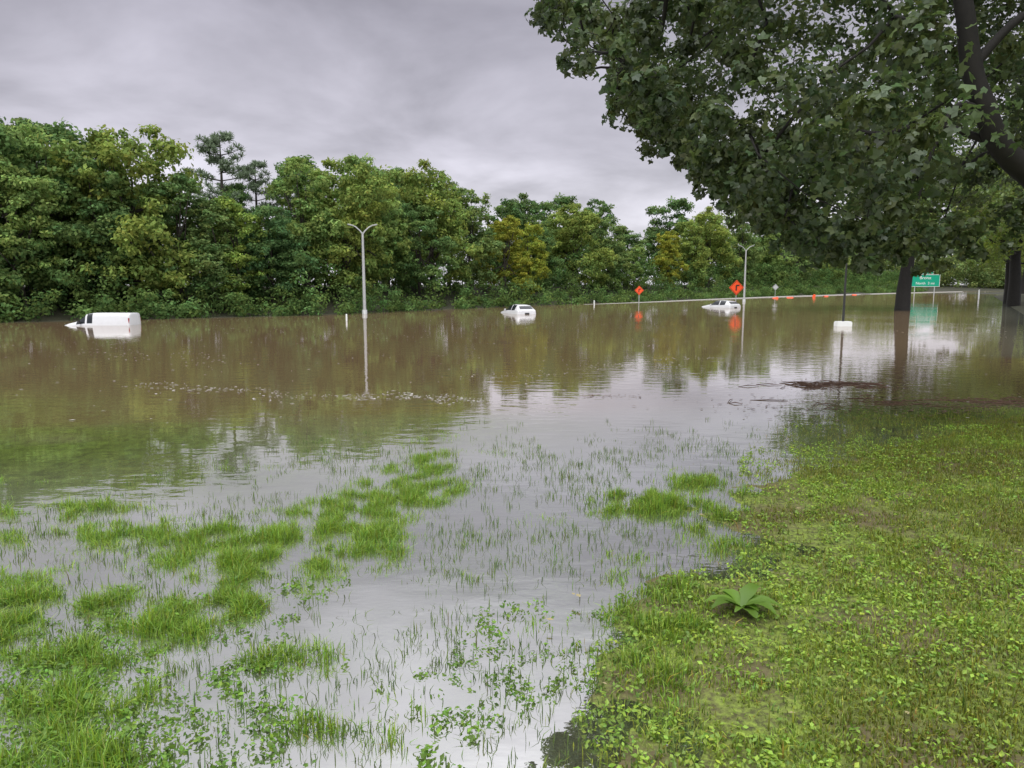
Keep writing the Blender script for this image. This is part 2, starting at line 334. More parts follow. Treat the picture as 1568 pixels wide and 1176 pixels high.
# grove on the right bank (trunks standing in the flood)
T.append(tree_mesh('broadleaf_big', 14, 7.6, 3.8, 420, 70, .26, 21, .44, mats=(M_barkd, M_leafn), skirt=False, nlobe=10, lr=(.36, .55)))
for x, y, h, w, k, c in [(37.8, 72, 21, 1.0, 4, (1.7, 1.7, 1.3)), (58, 86, 22, .9, 4, (2.4, 2.3, 1.2)), (66, 99, 20, .8, 4, (2.8, 2.6, 1.3)), (82, 118, 22, .8, 4, (2.8, 2.6, 1.3)),
                         (98, 140, 22, .8, 4, (2.8, 2.5, 1.3)), (34, 44, 18, .8, 4, (1.6, 1.6, 1.1)), (120, 175, 22, .8, 4, (2.8, 2.5, 1.3))]:
    put('shade_tree', k, x, y, h, w, c)

# pines behind the left bank
def pine_mesh(seed, Ht=16):
    rng = np.random.default_rng(seed); VS = []; FS = []; o = 0; C = []
    v, f = tube([(0, 0, -1), (0, 0, Ht * .5), (0, 0, Ht)], [.25, .18, .03], 7); VS.append(v); FS.append(f); o += len(v)
    z = 5
    while z < Ht - .3:
        L = 3.8 * (1 - (z - 5) / (Ht - 5)) ** .6 + .6
        for j in range(4):
            a = rng.uniform(0, 6.28); l = L * rng.uniform(.6, 1.1)
            e = np.array([math.cos(a) * l, math.sin(a) * l, z + l * .28]); s = np.array([0, 0, z])
            v, f = tube([s, (s + e) / 2 - [0, 0, .1], e], [.06, .04, .02], 4, o); VS.append(v); FS.append(f); o += len(v)
            for t in np.linspace(.45, 1, 4): C.append(s + (e - s) * t + rng.normal(size=3) * .12)
        z += rng.uniform(.6, 1.0)
    C = np.array(C); K = len(C); n = 32
    P = np.repeat(C, n, 0); D = unit(rng.normal(size=(K * n, 3)) + [0, 0, .7]); E = unit(np.cross(D, rng.normal(size=(K * n, 3))))
    l = rng.uniform(.3, .6, (K * n, 1))
    q = np.stack([P - E * .03, P + E * .03, P + D * l + E * .025, P + D * l - E * .025], 1).reshape(-1, 3)
    lf = np.arange(K * n * 4).reshape(-1, 4) + o
    cc = np.concatenate([np.ones((o, 3)), np.repeat(rng.uniform(.6, 1.3, (K * n, 1)), 4, 0) * [1, 1, 1]])
    me = mesh_from('pine', np.concatenate(VS + [q]), [(np.concatenate(FS), 0), (lf, 1)], cols=cc)
    me.materials.append(M_bark); me.materials.append(M_pine); return me
PM = pine_mesh(5)
for x, y, h in [(-27.5, 72, 15.4), (-26, 77, 13.6), (-21.2, 76, 13.6), (-23.2, 83, 14.6), (-10, 118, 17)]:
    add_obj('pine_tree', PM, (), (x, y, 1), R.uniform(0, 6), (h / 16 * 1.15, h / 16 * 1.15, h / 16))

# shrub belt at the waterline (irregular), woodland understorey, distant tree mass: one object each
C = []; r = []
for i in range(2100):
    x = R.uniform(-75, 150); yb = np.interp(x, BX, BY); bk = R.uniform(-3.0, 3.5)
    hh = 1.0 + 1.6 * max(0, math.sin(x * .55) * math.sin(x * .23 + 2)) + .8 * math.sin(x * 1.3)
    C.append((x - .82 * bk, yb + .57 * bk, abs(R.normal()) * max(hh, .35) * (1 if bk > -1 else .5) + .2)); r.append(R.uniform(.4, 1.3))
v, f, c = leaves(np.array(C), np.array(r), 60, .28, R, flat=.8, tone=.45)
add_obj('bank_shrubs', mesh_from('bank_shrubs', v, [(f, 0)], cols=c), [M_leaf], color=(.56, .65, .58))
C = []; r = []
for i in range(1700):
    x = R.uniform(-75, 160); yb = np.interp(x, BX, BY); bk = R.uniform(5, 14)
    C.append((x - .82 * bk, yb + .57 * bk, R.uniform(.5, 7.0))); r.append(R.uniform(.8, 1.9))
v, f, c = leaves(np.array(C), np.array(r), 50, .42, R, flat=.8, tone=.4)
add_obj('woodland_understorey', mesh_from('woodland_understorey', v, [(f, 0)], cols=c), [M_leaf], color=(.5, .62, .56))
C = []; r = []
for i in range(4200):
    a = R.uniform(0, 1)
    x = 60 + a * 330 + R.normal() * 4; y = np.interp(x, [60, 150, 250, 400], [215, 300, 345, 360]) + R.uniform(0, 30)
    top = 14 + 5 * math.sin(x * .13) + 4 * math.sin(x * .41 + 1)
    C.append((x, y, top * R.random() ** .7 + 1)); r.append(R.uniform(1.5, 3.4))
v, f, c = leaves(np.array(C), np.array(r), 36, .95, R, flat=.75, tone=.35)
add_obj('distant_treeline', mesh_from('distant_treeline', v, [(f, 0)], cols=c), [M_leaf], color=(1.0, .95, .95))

# ------------------------------------------------------------------ near overhanging tree (right)
rng = np.random.default_rng(3)
VS = []; FS = []; o = 0
def addtube(p, rd, k=8):
    global o
    v, f = tube(p, rd, k, o); VS.append(v); FS.append(f); o += len(v)
def addlimb(p, rd, k=12, rough=.03):
    global o
    v, f = fixtube(p, rd, k, o, rough=rough, rng=rng); VS.append(v); FS.append(f); o += len(v)
limb = np.array([(11.4, 11.8, -.3), (11.2, 11.8, 1.2), (10.5, 11.7, 2.6), (9.3, 11.5, 3.5), (8.0, 11.4, 4.0), (7.25, 11.3, 4.5), (6.9, 11.2, 5.0), (6.65, 11.2, 5.6), (6.4, 11.2, 6.7), (6.2, 11.6, 8.2), (5.6, 12.5, 11)])
addlimb(limb, [.5, .42, .34, .25, .19, .165, .15, .14, .12, .09, .04], 16)
addlimb([(10.5, 11.7, 2.6), (11.2, 12.6, 5), (11.5, 14.2, 8), (12, 15, 13)], [.32, .27, .22, .08], 10)
addlimb([(6.65, 11.2, 5.6), (7.3, 11.2, 6.3), (8.4, 11.3, 6.7)], [.07, .06, .03], 7)
addlimb([(7.25, 11.3, 4.5), (6.4, 11.6, 4.9), (5.6, 12, 4.85), (4.6, 12.2, 5.3)], [.06, .05, .035, .015], 7)
addlimb([(6.9, 11.2, 5.0), (6.4, 11.1, 5.05), (6.1, 11.1, 4.4), (6.0, 11.2, 3.7)], [.05, .04, .03, .012], 6)
addlimb([(6.4, 11.2, 6.7), (5.2, 11.6, 7.0), (3.8, 12, 7.1), (2.4, 12.2, 6.9)], [.08, .06, .045, .02], 7)
lowx = [-.5, .9, 1.8, 2.8, 3.8, 5, 7, 9, 14, 20]; lowz = [7.6, 6.4, 5.5, 4.6, 3.8, 3.1, 3.0, 3.5, 4.0, 5]
C = []; r = []
while len(C) < 1400:
    x = rng.uniform(.2, 20); y = rng.uniform(8.5, 21)
    e = ((x - 11) / 10.4) ** 2 + ((y - 14.5) / 7) ** 2
    if e > 1: continue
    zl = 2.5 + (np.interp(x * 12.5 / max(y, 9.5), lowx, lowz) - 2.5) * max(y, 10) / 12
    zt = 15.5 * math.sqrt(max(.0, 1 - .8 * e))
    if x < 5: zt = min(zt, 7.4 + max(0, x - 1) * .6)
    if zt < zl + .3: zt = zl + .6
    z = zl + (zt - zl) * rng.random() ** 1.4
    if x < 4.8 and rng.random() > .45 + .13 * max(0, x - 1): continue
    if 4.6 < x < 10.5 and y < 12.3 and 2.8 < z < 8.6 and (x > 5.4 or rng.random() < .5): continue   # open bay around the big limb
    if x > 7.6 and z < 5.0 and rng.random() < .75: continue
    C.append((x, y, z + .35 + rng.normal() * .15)); r.append(rng.uniform(.25, .8) if x > 3.6 else rng.uniform(.18, .42))
# drooping sprays under the canopy
for i in range(190):
    x = rng.uniform(2.0, 8.0); y = rng.uniform(11.5, 17); xx = x * 12.5 / y
    zl = 2.5 + (np.interp(xx, lowx, lowz) - 2.5) * y / 12
    for t in range(3): C.append((x + rng.normal() * .1, y + rng.normal() * .1, zl + .3 - t * rng.uniform(.1, .3))); r.append(.24 - .05 * t)
# loose outer sprigs on the open left side
for i in range(90):
    y = rng.uniform(11, 13.5); z = rng.uniform(4.6, 7.6); x = np.interp(z, [4.4, 5.5, 6.6, 7.6], [2.7, 1.7, .8, .3]) * y / 12 + rng.uniform(-.35, .5)
    C.append((x, y, z)); r.append(rng.uniform(.12, .22))
C = np.array(C); r = np.array(r)
vis = (C[:, 2] < 9)
big = vis & (r > .24); sm = vis & (r <= .24)
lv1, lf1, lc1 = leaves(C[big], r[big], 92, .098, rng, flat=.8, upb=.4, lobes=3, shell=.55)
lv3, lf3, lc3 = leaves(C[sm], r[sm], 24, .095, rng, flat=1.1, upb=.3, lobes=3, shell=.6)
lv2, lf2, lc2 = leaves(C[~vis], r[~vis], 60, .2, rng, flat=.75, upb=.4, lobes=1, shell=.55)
lv = np.concatenate([lv1, lv2, lv3]); lf = np.concatenate([lf1, lf2 + len(lv1), lf3 + len(lv1) + len(lv2)]); lc = np.concatenate([lc1, lc2, lc3])
# branches grow outwards: each clump hangs from the nearest branch point already grown
nodes = [np.array(p) for p in [(7.25, 11.3, 4.5), (6.65, 11.2, 5.6), (6.4, 11.2, 6.7), (6.2, 11.6, 8.2), (11.2, 12.6, 5), (11.5, 14.2, 8), (9.3, 11.5, 3.5), (5.6, 12, 4.85), (4.6, 12.2, 5.3), (3.8, 12, 7.1), (2.4, 12.2, 6.9)]]
dep = [0] * len(nodes)
idx = np.concatenate([rng.permutation(1400)[:480], np.arange(len(C) - 90, len(C))])
sel = C[idx]
n0 = np.array(nodes); dist0 = np.min(np.linalg.norm(sel[:, None] - n0[None], axis=2), axis=1)
for c in sel[np.argsort(dist0)]:
    A = np.array(nodes); dd = np.linalg.norm(A - c, axis=1) + np.array(dep) * .04; j = int(np.argmin(dd)); p = A[j]; L = np.linalg.norm(c - p)
    if L < .2: continue
    m1 = (p + c) / 2 + np.array([0, 0, .06 * L]) + rng.normal(size=3) * .10 * L; w = max(.007, .04 - .007 * dep[j])
    addtube([p, m1, c], [w, w * .8, w * .65], 5)
    nodes.append(c); dep.append(dep[j] + 1)
me = mesh_from('overhanging_tree', np.concatenate(VS + [lv]), [(np.concatenate(FS), 0), (lf + o, 1)], cols=np.concatenate([np.ones((o, 3)), lc]), smooth=True)
add_obj('overhanging_tree', me, [M_barkd, M_leafn])

# ------------------------------------------------------------------ grass
def blades(P, Ln, W, rng, lean=.5, tint=None):
    n = len(P); a = rng.uniform(0, 6.28, n); d = np.stack([np.cos(a), np.sin(a), np.zeros(n)], 1)
    s = np.stack([-np.sin(a + rng.normal(size=n)), np.cos(a), np.zeros(n)], 1); s = unit(s)
    le = (lean * rng.random(n) ** 1.2)[:, None]; L = Ln[:, None]; W = W[:, None]
    up = np.array([0, 0, 1.])
    mid = P + up * L * .55 + d * L * le * .3; tip = P + up * L * (1 - le * .35) + d * L * le
    q = np.stack([P - s * W * .5, P + s * W * .5, mid + s * W * .42, mid - s * W * .42, tip], 1).reshape(-1, 3)
    b = np.arange(n)[:, None] * 5
    F4 = b + np.array([0, 1, 2, 3]); F3 = b + np.array([3, 2, 4])
    lt = rng.uniform(.45, 1.25, n); hu = rng.normal(size=n) * .13
    c = np.stack([lt * (1 + hu), lt, lt * (1 - hu)], 1)
    dead = rng.random(n) < .05; c[dead] *= np.array([1.3, .8, 1.6])
    if tint is not None: c *= tint
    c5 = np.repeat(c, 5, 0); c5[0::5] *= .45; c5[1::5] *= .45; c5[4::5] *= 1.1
    return q, F4, F3, c5
def build_blades(name, sets):
    VV = []; A4 = []; A3 = []; CC = []; o = 0
    for q, f4, f3, c in sets:
        VV.append(q); A4.append(f4 + o); A3.append(f3 + o); CC.append(c); o += len(q)
    me = mesh_from(name, np.concatenate(VV), [(np.concatenate(A4), 0), (np.concatenate(A3), 0)], cols=np.clip(np.concatenate(CC), .03, 3))
    return add_obj(name, me, [M_grass])
g = np.random.default_rng(5)
def sample(n, x0, x1, y0, y1, p=1.6):
    y = y0 + (y1 - y0) * g.random(n) ** p; x = g.uniform(x0, x1, n); return x, y
def thr(x, y, f, lo, hi): return np.clip((fbm(x, y, f, 4) - lo) / (hi - lo), 0, 1)
# lawn on the right
x, y = sample(460000, -.5, 12, 2.6, 15.0, 1.25); s = lawn_s(x, y)
edge = np.clip((s + .7) / 1.8, 0, 1)
k = (s > -.7) & (np.abs(x) < .74 * y + .5) & (g.random(len(x)) < edge * np.clip(.12 + 1.1 * thr(x, y, 3.5, .68 - .40 * edge, .80 - .26 * edge), 0, 1))
x, y, s = x[k], y[k], s[k]; n = len(x)
patch = np.clip((fbm(x, y, .7, 3) - .35) / .3, 0, 1)[:, None]
tint = (1 - .38 * patch) * np.array([1.04, 1, .9]) + patch * np.array([.12, 0, 0])
P = np.stack([x, y, np.maximum(height(x, y), -.03) - .01], 1)
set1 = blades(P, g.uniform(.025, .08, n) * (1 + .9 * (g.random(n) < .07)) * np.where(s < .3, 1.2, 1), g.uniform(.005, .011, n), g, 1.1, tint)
# tufts standing in the shallow water, sown patch by patch
xs = []; ys = []
for a_, b_, rx_, ry_, w_ in PATCH:
    m_ = int(min(30000, 9500 * rx_ * ry_ * math.pi * min(1.4, .35 + w_)))
    xs.append(a_ + g.normal(size=m_) * rx_ * 1.0); ys.append(b_ + g.normal(size=m_) * ry_ * 1.0)
x = np.concatenate(xs); y = np.concatenate(ys); bm = bumpf(x, y) * (.15 + 1.2 * thr(x, y, 4.2, .37, .60)); s = lawn_s(x, y)
k = (np.abs(x) < .74 * y + .5) & (y > 3) & (s < .4) & (g.random(len(x)) < np.clip((bm - .06) * 1.6, 0, 1))
x, y, bm = x[k], y[k], bm[k]; n = len(x)
P = np.stack([x, y, np.clip(height(x, y), -.06, 0.03) - .02], 1)
vary = .6 + .8 * fbm(x + 3, y, 5, 2)
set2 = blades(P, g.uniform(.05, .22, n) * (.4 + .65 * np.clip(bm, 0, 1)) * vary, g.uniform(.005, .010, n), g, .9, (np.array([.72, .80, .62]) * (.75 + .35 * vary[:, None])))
# sparse single blades, gathered in little sprigs
cx, cy = sample(10500, -7.5, 4.2, 3.2, 14, 1.05); s = lawn_s(cx, cy)
k = (s < .3) & (s > -8) & (np.abs(cx) < .76 * cy + .5) & (g.random(len(cx)) < (.15 + .85 * thr(cx, cy, 1.2, .40, .6)) * np.clip((14 - cy + 2.5 * (fbm(cx, cy, .5, 2) - .5)) / 5, 0, 1)); cx, cy = cx[k], cy[k]
rep = g.integers(1, 9, len(cx)); x = np.repeat(cx, rep) + g.normal(size=rep.sum()) * .045; y = np.repeat(cy, rep) + g.normal(size=rep.sum()) * .045; n = len(x)
P = np.stack([x, y, np.full(n, -.03)], 1)
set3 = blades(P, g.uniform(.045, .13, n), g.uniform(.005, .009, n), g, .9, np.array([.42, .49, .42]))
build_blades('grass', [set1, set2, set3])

# low broad-leaved weeds / clover mixed in the lawn
def weeds(n, cond, x0, x1, y0, y1, size, tint, rad, zup):
    x, y = sample(n, x0, x1, y0, y1, 1.4); k = cond(x, y) & (np.abs(x) < .76 * y + .5); x, y = x[k], y[k]
    C = np.stack([x, y, np.maximum(height(x, y), 0) + zup], 1)
    v, f, c = leaves(C, np.full(len(C), rad), 7, size, g, flat=.45, upb=1.2, tone=.25)
    return v, f, c * tint
w1 = weeds(21000, lambda x, y: (lawn_s(x, y) > -.2) & (g.random(len(x)) < .08 + .9 * thr(x, y, 1.5, .42, .58)), -.3, 12, 2.6, 13, .032, np.array([.90, .93, .82]), .05, .03)
w2 = weeds(5200, lambda x, y: (bumpf(x, y) > .2) & (lawn_s(x, y) < .1) & (y < 6) & (g.random(len(x)) < .05 + .8 * thr(x, y, 2.2, .48, .6)), -6, 2, 3.2, 6, .034, np.array([.52, .66, .46]), .06, .03)
w3 = weeds(2400, lambda x, y: (lawn_s(x, y) < .2) & (y < 5.4) & (g.random(len(x)) < .8 * thr(x, y, 1.8, .5, .62)), -4, 1.6, 3.2, 5.4, .028, np.array([.45, .58, .42]), .05, .012)
VV = []; FF = []; CC = []; oo = 0
for v, f, c in (w1, w2, w3): VV.append(v); FF.append(f + oo); CC.append(c); oo += len(v)
add_obj('clover_weeds', mesh_from('clover_weeds', np.concatenate(VV), [(np.concatenate(FF), 0)], cols=np.concatenate(CC)), [M_grass])

# broad-leaved dock plant
VS_, FS_, CS_ = [], [], []; oo = 0
for i in range(15):
    a = i * 2.4 + g.uniform(-.3, .3); L = g.uniform(.15, .32); w = L * .19; pts = []
    d = np.array([math.cos(a), math.sin(a), 0]); sd = np.array([-d[1], d[0], 0]); ns = 7
    el = g.uniform(.45, 1.2); cv = g.uniform(-.3, .3)
    for j in range(ns):
        t = j / (ns - 1); ww = w * math.sin(math.pi * (t * .93 + .04)) ** .7 * (1 + .2 * math.sin(j * 2.3 + i))
        c0 = d * L * t + sd * cv * L * t * t + np.array([0, 0, L * (el * t - .75 * el * t * t) + .03]); cr = np.array([0, 0, ww * .35])
        pts += [c0 - sd * ww + cr, c0, c0 + sd * ww + cr]
    for j in range(ns - 1):
        for q in (0, 1): FS_.append((oo + j * 3 + q, oo + j * 3 + q + 1, oo + j * 3 + q + 4, oo + j * 3 + q + 3))
    cl = g.uniform(.4, .72); CS_ += [(cl * .8, cl, cl * .8)] * len(pts); VS_ += pts; oo += len(pts)
add_obj('dock_plant', mesh_from('dock_plant', np.array(VS_), [(np.array(FS_), 0)], cols=np.array(CS_), smooth=True), [M_grass], loc=(1.75, 5.35, .03))

# ------------------------------------------------------------------ floating debris
def flecks(name, n, fn, size, mat, asp=.5, z=.006):
    x, y = fn(n); n = len(x); a = g.uniform(0, 6.28, n); s = size * g.uniform(.4, 1.5, n)
    dx = np.cos(a) * s; dy = np.sin(a) * s; k = asp * g.uniform(.5, 1.3, n)
    z0 = z + g.uniform(0, .006, n)
    q = np.stack([np.stack([x - dx, y - dy, z0], 1), np.stack([x + dy * k, y - dx * k, z0 + .003], 1), np.stack([x + dx, y + dy, z0 + .002], 1), np.stack([x - dy * k, y + dx * k, z0 + .004], 1)], 1).reshape(-1, 3)
    add_obj(name, mesh_from(name, q, [(np.arange(n * 4).reshape(-1, 4), 0)]), [mat])
def f_foam(n):
    xs = []; ys = []
    for (x0, y0, x1, y1, w, m) in [(-9.5, 18.5, -4.5, 16.5, .35, 150), (-4.5, 16.6, -1, 16.0, .2, 110), (-3, 17, -.6, 16, .15, 90), (-1.5, 19, 5, 24, .6, 80), (2, 22, 7, 26, .4, 80), (-22, 30, -8, 24, 1, 120), (-28, 40, 20, 44, 3, 220), (-6, 34, 14, 30, 2, 100), (8, 60, 60, 110, 5, 200), (-30, 44, 5, 88, 3, 240)]:
        t = g.random(m); xs.append(x0 + (x1 - x0) * t + g.normal(size=m) * w * .6); ys.append(y0 + (y1 - y0) * t + g.normal(size=m) * w + np.sin(t * 12) * w)
    xs.append(g.uniform(-30, 30, 800)); ys.append(g.uniform(13, 60, 800))
    x = np.concatenate(xs); y = np.concatenate(ys); k = height(x, y) < -.02
    return x[k], y[k]
flecks('floating_foam', 0, f_foam, .042, simple('foam', (.55, .53, .49), .6))
def f_leaf(n):
    xs = [8.1 + g.normal(size=400) * .8, 11.5 + g.normal(size=1500) * 2.8, 7.5 + g.normal(size=400) * 1.5]; ys = [18.4 + g.normal(size=400) * .5, 15.2 + g.normal(size=1500) * .8, 14.8 + g.normal(size=400) * .8]
    xs.append(g.uniform(1.5, 3, 40)); ys.append(16.5 + g.normal(size=40) * .12)
    return np.concatenate(xs), np.concatenate(ys)
M_deb = simple('debris_brown', (.19, .11, .075), .8, noise=.4, nscale=30)
flecks('floating_debris', 0, f_leaf, .05, M_deb, .35, .01)
VS = []; FS = []; o = 0
for i in range(150):
    cx, cy = (8.1 + g.normal() * .7, 18.4 + g.normal() * .35) if i < 60 else (11 + g.normal() * 2.2, 15.6 + g.normal() * .45)
    a = g.normal() * .5; L = g.uniform(.1, .4); dz = g.uniform(-.01, .03)
    addtube([(cx - math.cos(a) * L, cy - math.sin(a) * L, .0), (cx, cy + .02, .012 + dz), (cx + math.cos(a) * L, cy + math.sin(a) * L, .01)], [.006, .010, .004], 4)
add_obj('floating_twigs', mesh_from('floating_twigs', np.concatenate(VS), [(np.concatenate(FS), 0)]), [M_deb])
flecks('fallen_leaves', 0, lambda n: (lambda x, y: (x[lawn_s(x, y) > -1], y[lawn_s(x, y) > -1]))(g.uniform(0, 10, 170), g.uniform(3, 13, 170)), .024, simple('dry_leaf', (.40, .34, .17), .7), .6, .07)

# ------------------------------------------------------------------ vehicles
M_white = simple('white_paint', (.74, .75, .77), .28, noise=.05, coat=.5)
M_glass = simple('car_glass', (.02, .025, .03), .08, noise=.1)
M_tire = simple('tyre_rubber', (.02, .02, .02), .9)
M_red = simple('tail_lens', (.35, .02, .02), .3)
M_trim = simple('black_trim', (.03, .03, .032), .5)
M_lens = simple('lamp_lens', (.6, .62, .65), .15)
def loft(name, S, glass_side, glass_top, parent, mat=M_white):
    V = []; F = []; Mi = []
    for (x, zb, zm, zbelt, zt, wb, wm, wbt, wt) in S:
        V += [(x, -wb, zb), (x, -wm, zm), (x, -wbt, zbelt), (x, -wt, zt), (x, wt, zt), (x, wbt, zbelt), (x, wm, zm), (x, wb, zb)]
    n = len(S)
    for i in range(n - 1):
        for j in range(8):
            F.append((i * 8 + j, i * 8 + (j + 1) % 8, (i + 1) * 8 + (j + 1) % 8, (i + 1) * 8 + j))
            Mi.append(1 if (j in (2, 4) and i in glass_side) or (j == 3 and i in glass_top) else 0)
    for base, rev in ((0, 1), ((n - 1) * 8, 0)):
        for quad in ((0, 1, 6, 7), (1, 2, 5, 6), (2, 3, 4, 5)):
            q = [base + t for t in quad]; F.append(tuple(q[::-1] if rev else q)); Mi.append(0)
    me = bpy.data.meshes.new(name); me.from_pydata(V, [], F); me.polygons.foreach_set('material_index', Mi)
    me.polygons.foreach_set('use_smooth', [True] * len(F)); me.update()
    o_ = add_obj(name, me, [mat, M_glass], parent=parent)
    cr = me.attributes.new('crease_edge', 'FLOAT', 'EDGE')
    vals = np.full(len(me.edges), .45, dtype=np.float32); cr.data.foreach_set('value', vals)
    md = o_.modifiers.new('sub', 'SUBSURF'); md.levels = 2; md.render_levels = 2
    return o_
def box(name, c, s, mat, parent, bev=.02, rot=0):
    import bmesh
    bm = bmesh.new(); bmesh.ops.create_cube(bm, size=1)
    for v in bm.verts: v.co = Vector((v.co.x * s[0], v.co.y * s[1], v.co.z * s[2]))
    if bev: bmesh.ops.bevel(bm, geom=list(bm.edges), offset=bev, segments=2, affect='EDGES')
    me = bpy.data.meshes.new(name); bm.to_mesh(me); bm.free()
    return add_obj(name, me, [mat], loc=c, rot=rot, parent=parent)
def wheels(parent, xs, w):
    for i, x in enumerate(xs):
        for sgn in (-1, 1):
            v, f = tube([(x, sgn * w, .33), (x, sgn * (w - .2), .33)], [.33, .33], 20)
            v2, f2 = tube([(x, sgn * (w + .005), .33), (x, sgn * (w - .02), .33)], [.20, .33], 20, len(v))
            add_obj('wheel', mesh_from('wheel', np.concatenate([v, v2]), [(np.concatenate([f, f2]), 0)]), [M_tire], parent=parent)
# cargo van: front toward -x
def van(loc, rot):
    e = empty('white_cargo_van', loc, rot)
    S = [(-2.42, .35, .55, .78, .84, .70, .78, .74, .60), (-2.30, .28, .6, .95, 1.04, .8, .88, .84, .66), (-1.75, .25, .65, 1.10, 1.22, .84, .91, .88, .72), (-1.25, .25, .65, 1.14, 1.32, .85, .92, .89, .74),
         (-.62, .25, .65, 1.2, 1.80, .85, .92, .9, .70), (-.52, .25, .65, 1.2, 1.83, .85, .92, .9, .72), (-.12, .25, .65, 1.2, 1.88, .85, .92, .9, .74), (-.02, .25, .65, 1.3, 1.88, .85, .92, .9, .76),
         (1.3, .25, .65, 1.3, 1.88, .85, .92, .9, .78), (2.3, .27, .65, 1.3, 1.87, .85, .92, .9, .78), (2.42, .32, .65, 1.3, 1.82, .82, .90, .88, .75)]
    loft('body', S, (3, 5), (3,), e)
    wheels(e, (-1.5, 1.5), .93)
    for sg in (-1, 1):
        box('door_mirror', (-.95, sg * 1.0, 1.28), (.12, .18, .22), M_trim, e, .03)
        box('tail_lamp', (2.36, sg * .84, 1.35), (.08, .10, .40), M_red, e, .02)
        box('headlamp', (-2.1, sg * .78, .94), (.35, .14, .14), M_lens, e, .03)
    return e
vv = van((-25.8, 46.5, -1.0), .05); vv.scale = (.88, .92, .94)
def sedan(name, loc, rot):
    e = empty(name, loc, rot)
    S = [(-2.25, .35, .5, .66, .70, .66, .76, .74, .6), (-2.1, .25, .55, .74, .80, .78, .86, .82, .64), (-1.2, .22, .58, .88, .96, .84, .9, .86, .70), (-.85, .22, .58, .92, 1.0, .84, .9, .87, .70),
         (-.15, .22, .58, .95, 1.41, .84, .9, .87, .62), (-.05, .22, .58, .95, 1.44, .84, .9, .87, .62), (.55, .22, .58, .97, 1.48, .84, .9, .87, .63), (.62, .22, .58, .97, 1.48, .84, .9, .87, .63),
         (1.45, .22, .58, .99, 1.43, .84, .9, .87, .60), (1.65, .22, .58, 1.0, 1.37, .84, .9, .87, .58), (2.08, .24, .58, 1.0, 1.10, .82, .88, .84, .66), (2.2, .32, .55, .86, .94, .74, .84, .8, .62)]
    loft('body', S, (3, 4, 5, 7), (3, 9), e)
    wheels(e, (-1.4, 1.4), .90)
    for sg in (-1, 1):
        box('door_mirror', (-.55, sg * .98, 1.02), (.12, .16, .13), M_white, e, .03)
        box('tail_lamp', (2.12, sg * .68, .86), (.12, .26, .13), M_red, e, .03)
    box('number_plate', (2.22, 0, .72), (.02, .4, .14), M_trim, e, .005)
    return e
sedan('white_hatchback_car', (.5, 65.5, -.68), math.radians(-72 + 3))
sedan('white_sedan_car', (23.3, 83, -.70), math.radians(-60))

# ------------------------------------------------------------------ street furniture
M_galv = simple('galvanised_steel', (.50, .51, .51), .5, metal=.2, noise=.12)
M_dark = simple('dark_painted_steel', (.03, .032, .03), .5)
M_conc = simple('concrete', (.42, .41, .38), .85, noise=.2)
M_orange = simple('orange_sheeting', (.95, .10, .02), .4, noise=.04)
M_green = simple('green_sheeting', (.0, .36, .22), .4, noise=.05)
M_sw = simple('white_sheeting', (.8, .82, .8), .4, noise=.03)
M_black = simple('black_legend', (.02, .02, .02), .5)
def street_lamp(loc, h, rot):
    e = empty('street_lamp', loc, rot)
    v, f = tube([(0, 0, -1), (0, 0, h * .5), (0, 0, h - .6)], [.15, .12, .09], 12)
    vs = [v]; fs = [f]; oo = len(v)
    for sg in (-1, 1):
        v, f = tube([(0, 0, h - .75), (sg * .22, 0, h - .45), (sg * .55, 0, h - .15), (sg * .85, 0, h)], [.06, .055, .05, .045], 8, oo); vs.append(v); fs.append(f); oo += len(v)
    v, f = tube([(0, 0, -1), (0, 0, .35), (0, 0, .37)], [.22, .22, .15], 12, oo); vs.append(v); fs.append(f)
    add_obj('pole', mesh_from('pole', np.concatenate(vs), [(np.concatenate(fs), 0)], smooth=True), [M_galv], parent=e)
    for sg in (-1, 1):
        hd = box('luminaire', (sg * 1.02, 0, h + .03), (.5, .22, .11), M_galv, e, .04); hd.rotation_euler = (0, -sg * .2, 0)
    return e
street_lamp((-12.7, 64, 0), 7.5, .12)
street_lamp((34.3, 110, 0), 8.1, .25)
def diamond(name, loc, half, zc, mat, rot=0, sym=True):
    e = empty(name, loc, rot)
    for k, (hf, mt_, yy) in enumerate([(half, mat, 0), (half * .9, M_black, -.016), (half * .84, mat, -.032)]):
        V = [(0, yy, zc - hf), (hf, yy, zc), (0, yy, zc + hf), (-hf, yy, zc)]; V += [(a, b + .012, c) for a, b, c in V]
        Fq = np.array([(0, 1, 2, 3), (7, 6, 5, 4), (0, 4, 5, 1), (1, 5, 6, 2), (2, 6, 7, 3), (3, 7, 4, 0)])
        add_obj(('panel', 'border', 'face')[k], mesh_from('panel', np.array(V), [(Fq, 0)]), [mt_], parent=e)
    if sym:
        box('symbol', (-.05, -.045, zc - .05), (half * .18, .01, half * .65), M_black, e, 0); box('symbol_arrow', (.14 * half, -.06, zc + half * .28), (half * .45, .01, half * .16), M_black, e, 0)
    v, f = tube([(0, .06, -1), (0, .06, zc + half * .5)], [.045, .045], 8); add_obj('post', mesh_from('post', v, [(f, 0)]), [M_galv], parent=e)
diamond('orange_roadwork_sign', (16.9, 99, 0), .62, 1.75, M_orange)
diamond('orange_roadwork_sign', (27.1, 90, 0), .92, 2.15, M_orange, .1)
diamond('small_diamond_sign', (53, 150, 0), .65, 2.0, simple('grey_sheeting', (.5, .52, .52), .5), sym=False)
